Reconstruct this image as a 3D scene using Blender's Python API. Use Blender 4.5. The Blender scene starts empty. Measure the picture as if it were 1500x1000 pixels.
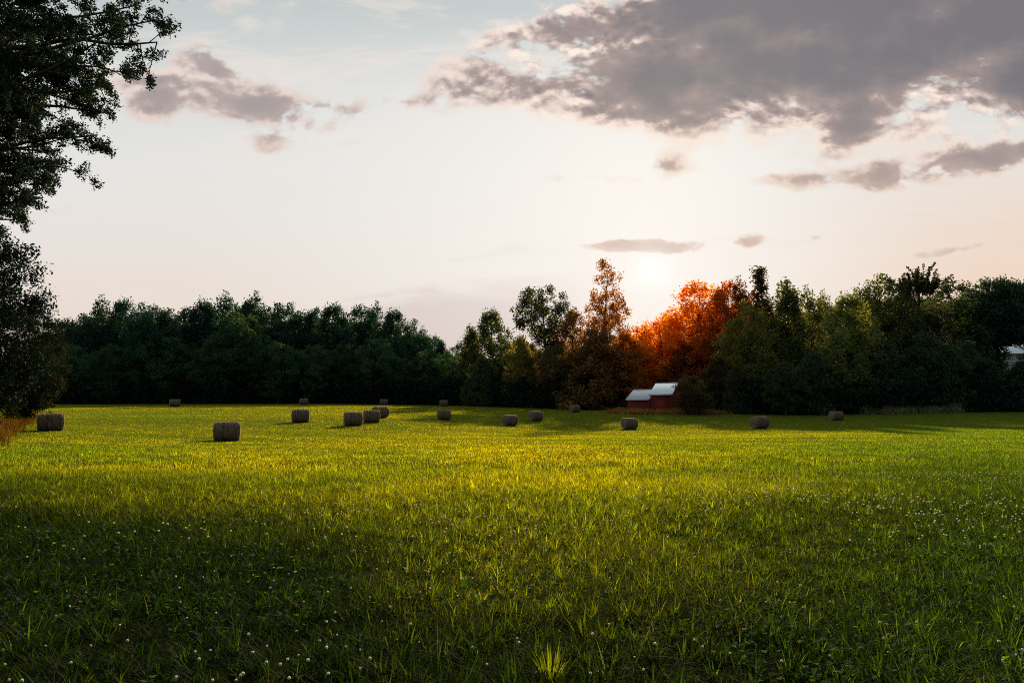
import bpy, math, random
import numpy as np
from mathutils import Vector

C = bpy.context.scene.collection
scene = bpy.context.scene
R = math.radians
rng = np.random.default_rng(7)
random.seed(7)

# ------------------------------------------------------------------ camera
CAM_Z = 1.65
PITCH = math.atan(0.0985)
camd = bpy.data.cameras.new('camera')
camd.lens, camd.sensor_width, camd.sensor_fit = 24.0, 36.0, 'HORIZONTAL'
camd.clip_start, camd.clip_end = 0.1, 6000
cam = bpy.data.objects.new('camera', camd)
C.objects.link(cam)
cam.location = (0, 0, CAM_Z)
cam.rotation_euler = (math.pi / 2 + PITCH, 0, 0)
scene.camera = cam
scene.render.resolution_x, scene.render.resolution_y = 1024, 682

# ------------------------------------------------------------------ sun, exposure
SUN_AZ, SUN_EL = R(11.6), R(20.5)
sund = bpy.data.lights.new('sun', 'SUN')
sund.energy, sund.angle, sund.color = 5.0, R(1.4), (1.0, 0.80, 0.46)
sun = bpy.data.objects.new('sun', sund)
C.objects.link(sun)
sdir = Vector((math.sin(SUN_AZ) * math.cos(SUN_EL), math.cos(SUN_AZ) * math.cos(SUN_EL), math.sin(SUN_EL)))
sun.rotation_euler = sdir.to_track_quat('Z', 'Y').to_euler()
vs = scene.view_settings
vs.view_transform, vs.look, vs.gamma, vs.exposure = 'Standard', 'None', 1.0, 0.8
cy = scene.cycles
cy.max_bounces, cy.diffuse_bounces, cy.glossy_bounces, cy.transmission_bounces = 6, 3, 2, 4
cy.sample_clamp_indirect = 4.0
cy.use_denoising = False
cy.filter_width = 1.0

# ------------------------------------------------------------------ sky
def px_dir(px, py):
    a, b = (px - 750) / 1000, (500 - py) / 1000
    return (a, math.cos(PITCH) - b * math.sin(PITCH), math.sin(PITCH) + b * math.cos(PITCH))

def px_uv(px, py):
    d = px_dir(px, py)
    return d[0] / d[1], d[2] / d[1]

world = bpy.data.worlds.new('World')
scene.world = world
world.use_nodes = True
wt = world.node_tree
wt.nodes.clear()
WN, WL = wt.nodes, wt.links

def wput(sock, v):
    if isinstance(v, (int, float)):
        sock.default_value = v
    elif isinstance(v, tuple):
        sock.default_value = v if len(v) == len(sock.default_value) else (*v, 1)[:len(sock.default_value)]
    else:
        WL.new(v, sock)

def wm(op, a, b=None, c=None, clamp=False):
    n = WN.new('ShaderNodeMath'); n.operation = op; n.use_clamp = clamp
    for i, v in enumerate((a, b, c)):
        if v is not None: wput(n.inputs[i], v)
    return n.outputs[0]

def wsmooth(x, lo, hi):
    n = WN.new('ShaderNodeMapRange'); n.interpolation_type = 'SMOOTHSTEP'
    wput(n.inputs['Value'], x); wput(n.inputs['From Min'], lo); wput(n.inputs['From Max'], hi)
    return n.outputs[0]

def wmix(f, a, b):
    n = WN.new('ShaderNodeMix'); n.data_type = 'RGBA'; n.clamp_factor = True
    wput(n.inputs[0], f); wput(n.inputs[6], a); wput(n.inputs[7], b)
    return n.outputs[2]

def wramp(x, stops):
    n = WN.new('ShaderNodeValToRGB')
    e = n.color_ramp.elements
    while len(e) < len(stops): e.new(0.5)
    for el, (p, c) in zip(e, stops):
        el.position, el.color = p, (*c, 1)
    wput(n.inputs[0], x)
    return n.outputs[0]

def wnoise(vec, scale, detail, rough, dist=0.0):
    n = WN.new('ShaderNodeTexNoise'); n.noise_dimensions = '3D'
    wput(n.inputs['Vector'], vec); wput(n.inputs['Scale'], scale)
    wput(n.inputs['Detail'], detail); wput(n.inputs['Roughness'], rough); wput(n.inputs['Distortion'], dist)
    return n.outputs['Fac']

def wvec(x, y, z=0.0):
    n = WN.new('ShaderNodeCombineXYZ')
    for i, v in enumerate((x, y, z)): wput(n.inputs[i], v)
    return n.outputs[0]

tc = WN.new('ShaderNodeTexCoord')
sep = WN.new('ShaderNodeSeparateXYZ')
WL.new(tc.outputs['Generated'], sep.inputs[0])
DX, DY, DZ = sep.outputs
yc = wm('MAXIMUM', DY, 0.12)
U, V = wm('DIVIDE', DX, yc), wm('DIVIDE', DZ, yc)

# clouds: (px, py, half width, half height, tilt deg, strength), directions in the sky
CLOUDS = [
    (1200, 30, 300, 110, -6, 1.15), (1450, 30, 220, 135, 0, 1.10), (1010, 112, 190, 58, -4, 0.62), (1150, 95, 200, 66, 8, 0.85), (1480, 118, 90, 55, 15, 0.75), (960, 160, 110, 40, 10, .45),
    (700, 120, 95, 36, -10, 0.40), (820, 100, 110, 40, -8, 0.38), (830, 42, 110, 24, -16, 0.42), (940, 15, 150, 36, -10, .50), (900, 118, 110, 50, 0, .36),
    (290, 148, 115, 36, 6, 0.74), (225, 132, 60, 34, 12, 0.45), (405, 160, 90, 28, 2, 0.66), (490, 160, 70, 17, 0, 0.56), (575, 143, 70, 12, 6, 0.46), (405, 210, 45, 18, 0, 0.46), (455, 192, 35, 13, 6, 0.42), (290, 78, 45, 26, 30, 0.55), (322, 102, 32, 15, 40, 0.46), (350, 112, 40, 10, 15, .3),
    (1390, 243, 150, 20, -7, 0.74), (1480, 225, 70, 20, -8, 0.42), (1290, 257, 80, 13, -2, .52), (1150, 263, 80, 10, 2, 0.40), (990, 246, 26, 18, 0, 0.42), (880, 266, 90, 9, 2, 0.24), (1235, 205, 55, 24, -28, 0.52), (1290, 165, 70, 28, -10, .32),
    (990, 357, 85, 11, -4, 0.66), (1090, 352, 20, 7, 0, 0.34), (1200, 349, 14, 5, 0, .36), (1430, 362, 110, 6, -4, 0.36), (895, 357, 40, 7, 0, .36), (950, 366, 60, 6, 0, .4),
    (320, 20, 70, 34, -10, 0.22), (470, 20, 60, 30, 10, 0.2),
]

def blobs(u, v):
    acc = None
    for (px, py, a, b, t, s) in CLOUDS:
        s = s + (0.10 if 0.3 < s < 0.6 else 0.0)
        cu, cv = px_uv(px, py)
        a, b, t = a / 1000, b / 1000, R(-t)
        du, dv = wm('SUBTRACT', u, cu), wm('SUBTRACT', v, cv)
        p = wm('ADD', wm('MULTIPLY', du, math.cos(t) / a), wm('MULTIPLY', dv, math.sin(t) / a))
        q = wm('ADD', wm('MULTIPLY', du, -math.sin(t) / b), wm('MULTIPLY', dv, math.cos(t) / b))
        r2 = wm('ADD', wm('MULTIPLY', p, p), wm('MULTIPLY', q, q))
        g = wm('MULTIPLY', wm('POWER', 2.718, wm('MULTIPLY', r2, -0.85)), s)
        acc = g if acc is None else wm('ADD', acc, wm('MULTIPLY', g, wm('SUBTRACT', 1.15, acc, clamp=True)))
    return acc

def density(du, dv, body):
    u, v = wm('ADD', U, du), wm('ADD', V, dv)
    n1 = wnoise(wvec(u, wm('MULTIPLY', v, 1.5), 3.1), 9.5, 9, 0.56, 0.25)
    n2 = wnoise(wvec(u, wm('MULTIPLY', v, 1.25), 8.4), 34.0, 6, 0.55, 0.1)
    n = wm('ADD', wm('MULTIPLY', wm('SUBTRACT', n1, 0.5), 7.2), wm('MULTIPLY', wm('SUBTRACT', n2, 0.5), 2.0))
    amp = wm('SUBTRACT', wm('ADD', 0.07, wm('MULTIPLY', wm('MINIMUM', body, 0.72), 0.62)), wm('MULTIPLY', wsmooth(body, 0.75, 1.14), 0.13))
    return wm('ADD', body, wm('MULTIPLY', n, amp))

warp = wnoise(wvec(U, wm('MULTIPLY', V, 1.6), 1.7), 6.0, 4, 0.55)
warp2 = wnoise(wvec(U, wm('MULTIPLY', V, 1.6), 5.9), 6.0, 4, 0.55)
body = blobs(wm('ADD', U, wm('MULTIPLY', wm('SUBTRACT', warp, 0.5), 0.10)), wm('ADD', V, wm('MULTIPLY', wm('SUBTRACT', warp2, 0.5), 0.05)))
clump = wnoise(wvec(U, wm('MULTIPLY', V, 1.7), 12.6), 9.0, 3, 0.5, 0.3)
body = wm('MULTIPLY', body, wm('ADD', 1.0, wm('MULTIPLY', wm('SUBTRACT', clump, 0.52), wm('SUBTRACT', 2.1, wm('MULTIPLY', wsmooth(body, 0.75, 1.12), 1.4)))))
su, sv = px_uv(955, 398)
d0 = density(0.0, 0.0, body)
d1 = density(-0.004, -0.012, body)         # a little nearer the light
d2 = density(0.002, 0.012, body)           # a little higher
edge_ = wsmooth(body, 1.0, 0.65)
lit = wm('MULTIPLY', wm('SUBTRACT', d0, d1), wm('ADD', 0.25, edge_))
top = wm('MULTIPLY', wm('SUBTRACT', d0, d2), wm('ADD', 0.25, edge_))
alpha = wsmooth(d0, 0.20, 0.58)
thick = wsmooth(wm('SUBTRACT', wm('SUBTRACT', wm('ADD', wm('MULTIPLY', d0, 0.4), wm('MULTIPLY', body, 0.6)), wm('MULTIPLY', lit, 0.6)), wm('MULTIPLY', top, 0.45)), 0.27, 1.20)
cl_col = wramp(thick, [(0.0, (0.95, 0.84, 0.75)), (0.10, (0.86, 0.71, 0.63)), (0.30, (0.62, 0.505, 0.465)), (0.55, (0.38, 0.30, 0.285)), (1.0, (0.185, 0.175, 0.195))])

cl_col = wmix(wm('MULTIPLY', wsmooth(U, 0.05, -0.2), 0.45), cl_col, (0.62, 0.53, 0.50))
cl_col = wmix(wm('MULTIPLY', wsmooth(V, 0.50, 0.22), 0.85), cl_col, (0.66, 0.50, 0.425))

# clear sky: warm at the horizon, grey blue above, brightest round the low sun
vv = wm('MULTIPLY', V, 1.0, clamp=True)
base = wramp(vv, [(0.0, (0.80, 0.65, 0.57)), (0.12, (0.82, 0.70, 0.625)), (0.24, (0.82, 0.765, 0.715)), (0.36, (0.80, 0.79, 0.765)), (0.48, (0.72, 0.735, 0.72)), (0.62, (0.56, 0.605, 0.605)), (1.0, (0.60, 0.65, 0.67))])
warmr = wm('MULTIPLY', wsmooth(U, 0.25, 0.85), wsmooth(V, 0.50, 0.1))
base = wmix(wm('MULTIPLY', warmr, 0.75), base, (0.88, 0.60, 0.42))
coolm = wm('MULTIPLY', wsmooth(U, -0.55, 0.05), wm('MULTIPLY', wsmooth(U, 0.65, 0.15), wm('MULTIPLY', wsmooth(V, 0.02, 0.2), wsmooth(V, 0.62, 0.4))))
base = wmix(wm('MULTIPLY', coolm, 0.7), base, (0.88, 0.86, 0.81))
hz = wnoise(wvec(U, wm('MULTIPLY', V, 4.0), 0.3), 4.0, 5, 0.55, 0.6)
base = wmix(wm('MULTIPLY', wsmooth(hz, 0.48, 0.62), wm('ADD', 0.12, wm('MULTIPLY', wsmooth(V, 0.30, 0.55), 0.38))), base, (0.90, 0.80, 0.74))
# low grey bank above the far wood
bu, bv = px_uv(690, 474)
p, q = wm('DIVIDE', wm('SUBTRACT', U, bu), 0.19), wm('DIVIDE', wm('SUBTRACT', V, bv), 0.052)
bank = wm('POWER', 2.718, wm('MULTIPLY', wm('ADD', wm('MULTIPLY', p, p), wm('MULTIPLY', q, q)), -1.0))
bank = wsmooth(wm('ADD', bank, wm('MULTIPLY', wm('SUBTRACT', hz, 0.5), 1.6)), 0.15, 0.75)
base = wmix(wm('MULTIPLY', bank, 0.6), base, (0.60, 0.50, 0.49))
gu, gv = wm('SUBTRACT', U, su), wm('SUBTRACT', V, sv)
g2 = wm('ADD', wm('MULTIPLY', gu, gu), wm('MULTIPLY', wm('MULTIPLY', gv, gv), 1.3))
gw = wm('POWER', 2.718, wm('MULTIPLY', g2, -18.0))
base = wmix(wm('MULTIPLY', gw, 0.42), base, (0.93, 0.88, 0.84))
skyc = wmix(alpha, base, cl_col)
gc = wm('POWER', 2.718, wm('MULTIPLY', g2, -1300.0))
skyc = wmix(wm('MULTIPLY', gc, 0.9), skyc, (1.0, 1.0, 1.0))
gm = wm('POWER', 2.718, wm('MULTIPLY', g2, -160.0))
skyc = wmix(wm('MULTIPLY', gm, 0.30), skyc, (0.96, 0.93, 0.90))
# the sky behind the camera is already dusky
back = wramp(wm('ADD', DZ, 0.0, clamp=True), [(0.0, (0.22, 0.25, 0.30)), (0.4, (0.19, 0.27, 0.33)), (1.0, (0.24, 0.31, 0.35))])
skyc = wmix(wsmooth(DY, 0.12, 0.5), back, skyc)
sky = WN.new('ShaderNodeTexSky')
sky.sky_type = 'NISHITA'
sky.sun_disc = False
sky.sun_elevation, sky.sun_rotation = SUN_EL, SUN_AZ
sky.air_density, sky.dust_density = 1.0, 2.0
b1, b2 = WN.new('ShaderNodeBackground'), WN.new('ShaderNodeBackground')
WL.new(sky.outputs[0], b1.inputs[0]); b1.inputs[1].default_value = 0.05
WL.new(skyc, b2.inputs[0]); b2.inputs[1].default_value = 0.575
mx = WN.new('ShaderNodeMixShader'); mx.inputs[0].default_value = 0.975
WL.new(b1.outputs[0], mx.inputs[1]); WL.new(b2.outputs[0], mx.inputs[2])
wo = WN.new('ShaderNodeOutputWorld')
WL.new(mx.outputs[0], wo.inputs[0])
world.cycles.sampling_method = 'MANUAL'
world.cycles.sample_map_resolution = 1024

# ------------------------------------------------------------------ helpers
def tag(o, label=None, cat=None, group=None, kind=None):
    for k, v in (('label', label), ('category', cat), ('group', group), ('kind', kind)):
        if v: o[k] = v
    return o

def link(name, me, mat=None, parent=None):
    o = bpy.data.objects.new(name, me)
    C.objects.link(o)
    if mat: me.materials.append(mat)
    if parent: o.parent = parent
    return o

def empty(name, loc=(0, 0, 0), rz=0.0):
    o = bpy.data.objects.new(name, None)
    C.objects.link(o)
    o.empty_display_size = 0.3
    o.location, o.rotation_euler = loc, (0, 0, rz)
    return o

def copy_tree(o, parent=None):
    c = o.copy(); C.objects.link(c)
    if parent: c.parent = parent
    for ch in list(o.children): copy_tree(ch, c)
    return c

def mesh_np(name, verts, faces, smooth=False, attr=None):
    """faces: list of int arrays, each (n, k)"""
    me = bpy.data.meshes.new(name)
    verts = np.asarray(verts, np.float32)
    me.vertices.add(len(verts)); me.vertices.foreach_set('co', verts.ravel())
    tot, starts, idx, s = 0, [], [], 0
    for f in faces:
        f = np.asarray(f, np.int32)
        if len(f) == 0: continue
        starts.append(np.arange(len(f), dtype=np.int32) * f.shape[1] + s)
        s += f.size; idx.append(f.ravel())
    me.loops.add(s); me.loops.foreach_set('vertex_index', np.concatenate(idx))
    st = np.concatenate(starts)
    me.polygons.add(len(st)); me.polygons.foreach_set('loop_start', st)
    if smooth: me.polygons.foreach_set('use_smooth', np.ones(len(st), bool))
    me.update(calc_edges=True)
    if attr is not None:
        a = me.attributes.new('tint', 'FLOAT_COLOR', 'POINT')
        a.data.foreach_set('color', np.asarray(attr, np.float32).ravel())
    return me

class MB:
    def __init__(s): s.v, s.q, s.t, s.n = [], [], [], 0
    def add(s, v, q=None, t=None):
        v = np.asarray(v, float).reshape(-1, 3)
        if q is not None and len(q): s.q.append(np.asarray(q) + s.n)
        if t is not None and len(t): s.t.append(np.asarray(t) + s.n)
        s.v.append(v); s.n += len(v)
    def tube(s, path, rad, k=6, cap=True):
        path = np.asarray(path, float); rad = np.broadcast_to(np.asarray(rad, float), (len(path),))
        tan = np.gradient(path, axis=0); tan /= np.linalg.norm(tan, axis=1)[:, None] + 1e-9
        ref = np.where(np.abs(tan[:, 2:3]) > 0.9, [[1.0, 0, 0]], [[0, 0, 1.0]])
        a = np.cross(tan, ref); a /= np.linalg.norm(a, axis=1)[:, None] + 1e-9
        b = np.cross(tan, a)
        th = np.arange(k) * 2 * math.pi / k
        v = path[:, None] + rad[:, None, None] * (np.cos(th)[None, :, None] * a[:, None] + np.sin(th)[None, :, None] * b[:, None])
        i, j = np.meshgrid(np.arange(len(path) - 1), np.arange(k), indexing='ij')
        jn = (j + 1) % k
        q = np.stack([i * k + j, i * k + jn, (i + 1) * k + jn, (i + 1) * k + j], -1).reshape(-1, 4)
        s.add(v.reshape(-1, 3), q)
    def box(s, lo, hi, M=None):
        x0, y0, z0 = lo; x1, y1, z1 = hi
        v = np.array([(x0, y0, z0), (x1, y0, z0), (x1, y1, z0), (x0, y1, z0), (x0, y0, z1), (x1, y0, z1), (x1, y1, z1), (x0, y1, z1)], float)
        if M is not None: v = v @ np.asarray(M).T
        s.add(v, [(0, 3, 2, 1), (4, 5, 6, 7), (0, 1, 5, 4), (1, 2, 6, 5), (2, 3, 7, 6), (3, 0, 4, 7)])
    def build(s, name, mat=None, parent=None, smooth=False):
        f = []
        if s.q: f.append(np.concatenate(s.q))
        if s.t: f.append(np.concatenate(s.t))
        return link(name, mesh_np(name, np.concatenate(s.v), f, smooth), mat, parent)

def vnoise(x, y, seed=0):
    xi, yi = np.floor(x).astype(np.int64), np.floor(y).astype(np.int64)
    fx, fy = x - xi, y - yi
    fx, fy = fx * fx * (3 - 2 * fx), fy * fy * (3 - 2 * fy)
    def h(a, b):
        n = (a * 374761393 + b * 668265263 + seed * 1442695041) & 0x7fffffff
        n = ((n ^ (n >> 13)) * 1274126177) & 0x7fffffff
        return ((n ^ (n >> 16)) & 0xffff) / 65535.0
    return (h(xi, yi) * (1 - fx) + h(xi + 1, yi) * fx) * (1 - fy) + (h(xi, yi + 1) * (1 - fx) + h(xi + 1, yi + 1) * fx) * fy

def fbm(x, y, seed=0, o=3):
    return sum(vnoise(x * 2 ** i, y * 2 ** i, seed + i) * 0.5 ** i for i in range(o)) / sum(0.5 ** i for i in range(o))

# ------------------------------------------------------------------ terrain
def ground_pt(px, py, D):
    d = px_dir(px, py)
    k = D / d[1]
    return (d[0] * k, D, CAM_Z + d[2] * k)

# (px, base py, distance, yaw deg, size, label)
BALES = [
    (74, 631, 52, 4, 1.0, 'round hay bale at the far left edge beside the dry orange brush'),
    (332, 647, 47, 3, 1.0, 'nearest and largest round hay bale, standing alone in the left half of the field'),
    (440, 619, 69, 5, 1.0, 'round hay bale standing alone just left of the row of three close together'),
    (517, 622, 65, 9, 1.0, 'round hay bale, left and nearest one of the three close together'),
    (544, 619, 71, 9, .97, 'round hay bale, middle one of the three close together'),
    (557, 610, 79, 30, 1.02, 'round hay bale partly hidden behind the middle one of the three close together'),
    (650, 615, 86, 12, .97, 'round hay bale on the slope, directly below a small far bale'),
    (747, 625, 84, 24, 1.0, 'round hay bale in the dip, lower left one of a close pair in mid field'),
    (785, 615, 92, 27, 1.0, 'round hay bale, upper right one of a close pair in mid field'),
    (842, 604, 119, 30, 1.0, 'small far round hay bale on the slope left of the red barn'),
    (922, 629, 80, 26, 1.0, 'round hay bale straight below the red barn at the edge of the bright grass'),
    (1113, 627, 74, 30, 1.0, 'round hay bale below the dark spire tree, nearer one of the two on the right'),
    (1225, 616, 92, 28, .95, 'round hay bale in the shaded green grass, rightmost of all'),
    (256, 595.5, 118, 4, 1.0, 'small far round hay bale on the crest, leftmost of those against the far wood'),
    (445, 592.5, 142, 6, 1.0, 'tiny far round hay bale on the crest above the lone bale'),
    (562, 593, 156, 8, 1.0, 'tiny far round hay bale on the crest above the three close together'),
    (650, 595, 144, 8, 1.0, 'tiny far round hay bale on the crest straight above another bale'),
]
ctrl = [(0, 0, 0), (0, 4, 0), (-6, 8, 0), (6, 8, 0), (-14, 18, -.03), (14, 18, -.03), (0, 18, -.05), (-22, 30, -.2), (22, 30, -.25), (0, 30, -.25), (-40, 30, 0), (40, 30, -.1), (0, -20, .1), (-30, -10, .2), (30, -10, .1)]
ctrl += [ground_pt(b[0], b[1], b[2]) for b in BALES]
for px, py, D in [(50, 597, 120), (150, 596, 130), (360, 594, 140), (750, 597, 140), (840, 600, 135), (930, 601, 128), (1010, 603, 118), (1100, 605, 112), (1200, 606, 108), (1320, 604, 106), (1420, 602, 108), (1500, 601, 110), (1440, 622, 70), (1330, 640, 48), (1480, 636, 50), (200, 608, 85), (60, 612, 70), (20, 640, 42),
                  (50, 590, 190), (300, 589, 200), (550, 589, 200), (800, 594, 190), (1000, 598, 170), (1250, 598, 160), (1480, 596, 160), (-200, 596, 120), (1700, 598, 120)]:
    ctrl.append(ground_pt(px, py, D))
ctrl = np.array(ctrl, float)

def tps(r): return np.where(r > 1e-6, r * r * np.log(np.maximum(r, 1e-6)), 0)
NCT = len(ctrl)
K = tps(np.linalg.norm(ctrl[:, None, :2] - ctrl[None, :, :2], axis=2)) + np.eye(NCT) * 60.0
P = np.c_[np.ones(NCT), ctrl[:, :2]]
A = np.block([[K, P], [P.T, np.zeros((3, 3))]])
W = np.linalg.solve(A, np.r_[ctrl[:, 2], 0, 0, 0])

def gz(x, y):
    x, y = np.asarray(x, float), np.asarray(y, float)
    sh = x.shape
    xf, yf = x.ravel(), y.ravel()
    out = np.empty(len(xf))
    for s in range(0, len(xf), 40000):
        a, b = xf[s:s + 40000], yf[s:s + 40000]
        ac, bc = np.clip(a, -160, 160), np.clip(b, -40, 215)
        r = np.hypot(ac[:, None] - ctrl[None, :, 0], bc[:, None] - ctrl[None, :, 1])
        out[s:s + 40000] = tps(r) @ W[:NCT] + W[NCT] + W[NCT + 1] * ac + W[NCT + 2] * bc
    out += (fbm(xf * .35, yf * .35, 5, 2) - .5) * .10 * np.clip(1.4 - np.hypot(xf, yf) / 60, .25, 1)
    out += np.clip((yf - 214) * .06, 0, 9)
    return out.reshape(sh)

def gz1(x, y): return float(gz(np.array([x]), np.array([y]))[0])

# ------------------------------------------------------------------ materials
def newmat(name):
    m = bpy.data.materials.new(name); m.use_nodes = True
    nt = m.node_tree; nt.nodes.clear()
    return m, nt, nt.nodes, nt.links

def principled(name, col, rough=0.8, metallic=0.0, var=None, scale=8.0, stretch=(1, 1, 1), bump=0.0, detail=6, spec=0.3):
    m, nt, N, L = newmat(name)
    b = N.new('ShaderNodeBsdfPrincipled'); o = N.new('ShaderNodeOutputMaterial')
    L.new(b.outputs[0], o.inputs[0])
    b.inputs['Base Color'].default_value = (*col, 1)
    b.inputs['Roughness'].default_value = rough; b.inputs['Metallic'].default_value = metallic
    b.inputs['Specular IOR Level'].default_value = spec
    if var:
        t = N.new('ShaderNodeTexCoord'); mp = N.new('ShaderNodeMapping'); mp.inputs['Scale'].default_value = stretch
        nz = N.new('ShaderNodeTexNoise'); nz.inputs['Scale'].default_value = scale; nz.inputs['Detail'].default_value = detail; nz.inputs['Roughness'].default_value = .65
        L.new(t.outputs['Object'], mp.inputs[0]); L.new(mp.outputs[0], nz.inputs['Vector'])
        r = N.new('ShaderNodeValToRGB'); r.color_ramp.elements[0].position = .3; r.color_ramp.elements[1].position = .7
        r.color_ramp.elements[0].color = (*col, 1); r.color_ramp.elements[1].color = (*var, 1)
        L.new(nz.outputs['Fac'], r.inputs[0]); L.new(r.outputs[0], b.inputs['Base Color'])
        if bump:
            bp = N.new('ShaderNodeBump'); bp.inputs['Strength'].default_value = bump; bp.inputs['Distance'].default_value = .03
            L.new(nz.outputs['Fac'], bp.inputs['Height']); L.new(bp.outputs[0], b.inputs['Normal'])
    return m

def leafy(name, source, trans=0.45, gloss=0.06, varlo=0.6, varhi=1.5, rough=0.45, warm=(1.25, 1.0, .55), tw=1.0):
    """leaf or blade: diffuse + translucent + a little gloss; source = 'object' (the colour of its object) or 'tint' (attribute)"""
    m, nt, N, L = newmat(name)
    o = N.new('ShaderNodeOutputMaterial')
    if source == 'object':
        s = N.new('ShaderNodeObjectInfo').outputs['Color']
    else:
        a = N.new('ShaderNodeAttribute'); a.attribute_name = 'tint'; s = a.outputs['Color']
    g = N.new('ShaderNodeNewGeometry')
    mr = N.new('ShaderNodeMapRange'); mr.inputs['To Min'].default_value = varlo; mr.inputs['To Max'].default_value = varhi
    L.new(g.outputs['Random Per Island'], mr.inputs['Value'])
    mul = N.new('ShaderNodeVectorMath'); mul.operation = 'SCALE'
    L.new(s, mul.inputs[0]); L.new(mr.outputs[0], mul.inputs['Scale'])
    wv = N.new('ShaderNodeVectorMath'); wv.operation = 'MULTIPLY'; wv.inputs[1].default_value = tuple(tw * w for w in warm)
    L.new(mul.outputs[0], wv.inputs[0])
    d, t, gl = N.new('ShaderNodeBsdfDiffuse'), N.new('ShaderNodeBsdfTranslucent'), N.new('ShaderNodeBsdfGlossy')
    L.new(mul.outputs[0], d.inputs[0]); L.new(wv.outputs[0], t.inputs[0])
    gl.inputs['Roughness'].default_value = rough; gl.inputs['Color'].default_value = (.9, .9, .85, 1)
    m1, m2 = N.new('ShaderNodeMixShader'), N.new('ShaderNodeMixShader')
    m1.inputs[0].default_value = trans; m2.inputs[0].default_value = gloss
    L.new(d.outputs[0], m1.inputs[1]); L.new(t.outputs[0], m1.inputs[2])
    L.new(m1.outputs[0], m2.inputs[1]); L.new(gl.outputs[0], m2.inputs[2])
    L.new(m2.outputs[0], o.inputs[0])
    return m

M_leaf = leafy('leaf', 'object', trans=.45, gloss=.012, rough=.55)
M_blade = leafy('grass_blade', 'tint', trans=.55, gloss=.006, varlo=.62, varhi=1.42, rough=.6, warm=(2.0, 1.95, .25))
M_leaf_glow = leafy('glow_leaf', 'object', trans=.62, gloss=.01, rough=.55)  # extra translucency to brighten the crowns tinted with sun glow
M_bark = principled('bark', (.045, .035, .028), .95, var=(.10, .082, .065), scale=6, stretch=(3, 3, .5), bump=.6)
M_hay = principled('hay', (.017, .012, .009), .95, var=(.27, .17, .118), scale=4, stretch=(2.6, .7, .7), bump=1.0, detail=9, spec=.1)
M_hayend = principled('hay_end', (.09, .06, .042), .95, var=(.42, .27, .18), scale=7, bump=1.0, detail=8, spec=.1)
M_straw = leafy('straw', 'object', trans=.4, gloss=.04, warm=(1.1, 1.0, .8))
M_redwall = principled('red_board', (.24, .022, .018), .8, var=(.33, .036, .028), scale=3, stretch=(6, 6, .4), bump=.2)
M_roof = principled('grey_metal_roof', (.50, .50, .54), .35, .8, var=(.62, .62, .65), scale=2, stretch=(1, 1, 1))
M_roof2 = principled('bright_metal_roof', (.90, .91, .92), .28, .8, var=(.95, .95, .95), scale=2)
M_white = principled('white_paint', (.78, .78, .76), .6, var=(.70, .70, .68), scale=4)
M_dark = principled('dark_boards', (.05, .02, .02), .9, var=(.03, .015, .015), scale=4)
M_petal = leafy('petal', 'object', trans=.35, gloss=.02, varlo=.8, varhi=1.1, warm=(1, 1, .95))
M_wood = principled('weathered_wood', (.16, .145, .13), .9, var=(.27, .25, .22), scale=6, stretch=(1, 1, 4))

# ground material: thatch, soil and short green growth, in patches
m, nt, N, L = newmat('field_ground')
b = N.new('ShaderNodeBsdfPrincipled'); o = N.new('ShaderNodeOutputMaterial'); L.new(b.outputs[0], o.inputs[0])
b.inputs['Roughness'].default_value = 1.0; b.inputs['Specular IOR Level'].default_value = 0
t = N.new('ShaderNodeTexCoord')
n2 = N.new('ShaderNodeTexNoise')
n2.inputs['Scale'].default_value = 9; n2.inputs['Detail'].default_value = 8
L.new(t.outputs['Object'], n2.inputs['Vector'])
at = N.new('ShaderNodeAttribute'); at.attribute_name = 'tint'
r2 = N.new('ShaderNodeValToRGB'); r2.color_ramp.elements[0].color = (.45, .42, .38, 1); r2.color_ramp.elements[1].color = (1.15, 1.15, 1.1, 1)
r2.color_ramp.elements[0].position, r2.color_ramp.elements[1].position = .35, .7
L.new(n2.outputs['Fac'], r2.inputs[0])
mm = N.new('ShaderNodeMix'); mm.data_type = 'RGBA'; mm.blend_type = 'MULTIPLY'; mm.inputs[0].default_value = 1
L.new(at.outputs['Color'], mm.inputs[6]); L.new(r2.outputs[0], mm.inputs[7]); L.new(mm.outputs[2], b.inputs['Base Color'])
bp = N.new('ShaderNodeBump'); bp.inputs['Strength'].default_value = .8; bp.inputs['Distance'].default_value = .06
L.new(n2.outputs['Fac'], bp.inputs['Height']); L.new(bp.outputs[0], b.inputs['Normal'])
M_ground = m

# ------------------------------------------------------------------ ground sheet
def sward_light(x, y):
    """0 = clover sward close by, with foreground and side shade painted in, 1 = pale cut hay aftermath further out"""
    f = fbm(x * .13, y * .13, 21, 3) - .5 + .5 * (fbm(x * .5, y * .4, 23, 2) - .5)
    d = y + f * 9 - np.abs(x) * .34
    return np.clip((d - 4.8) / 12.5, 0, 1) ** 1.2  # also carries the painted darkening of foreground and sides

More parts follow.
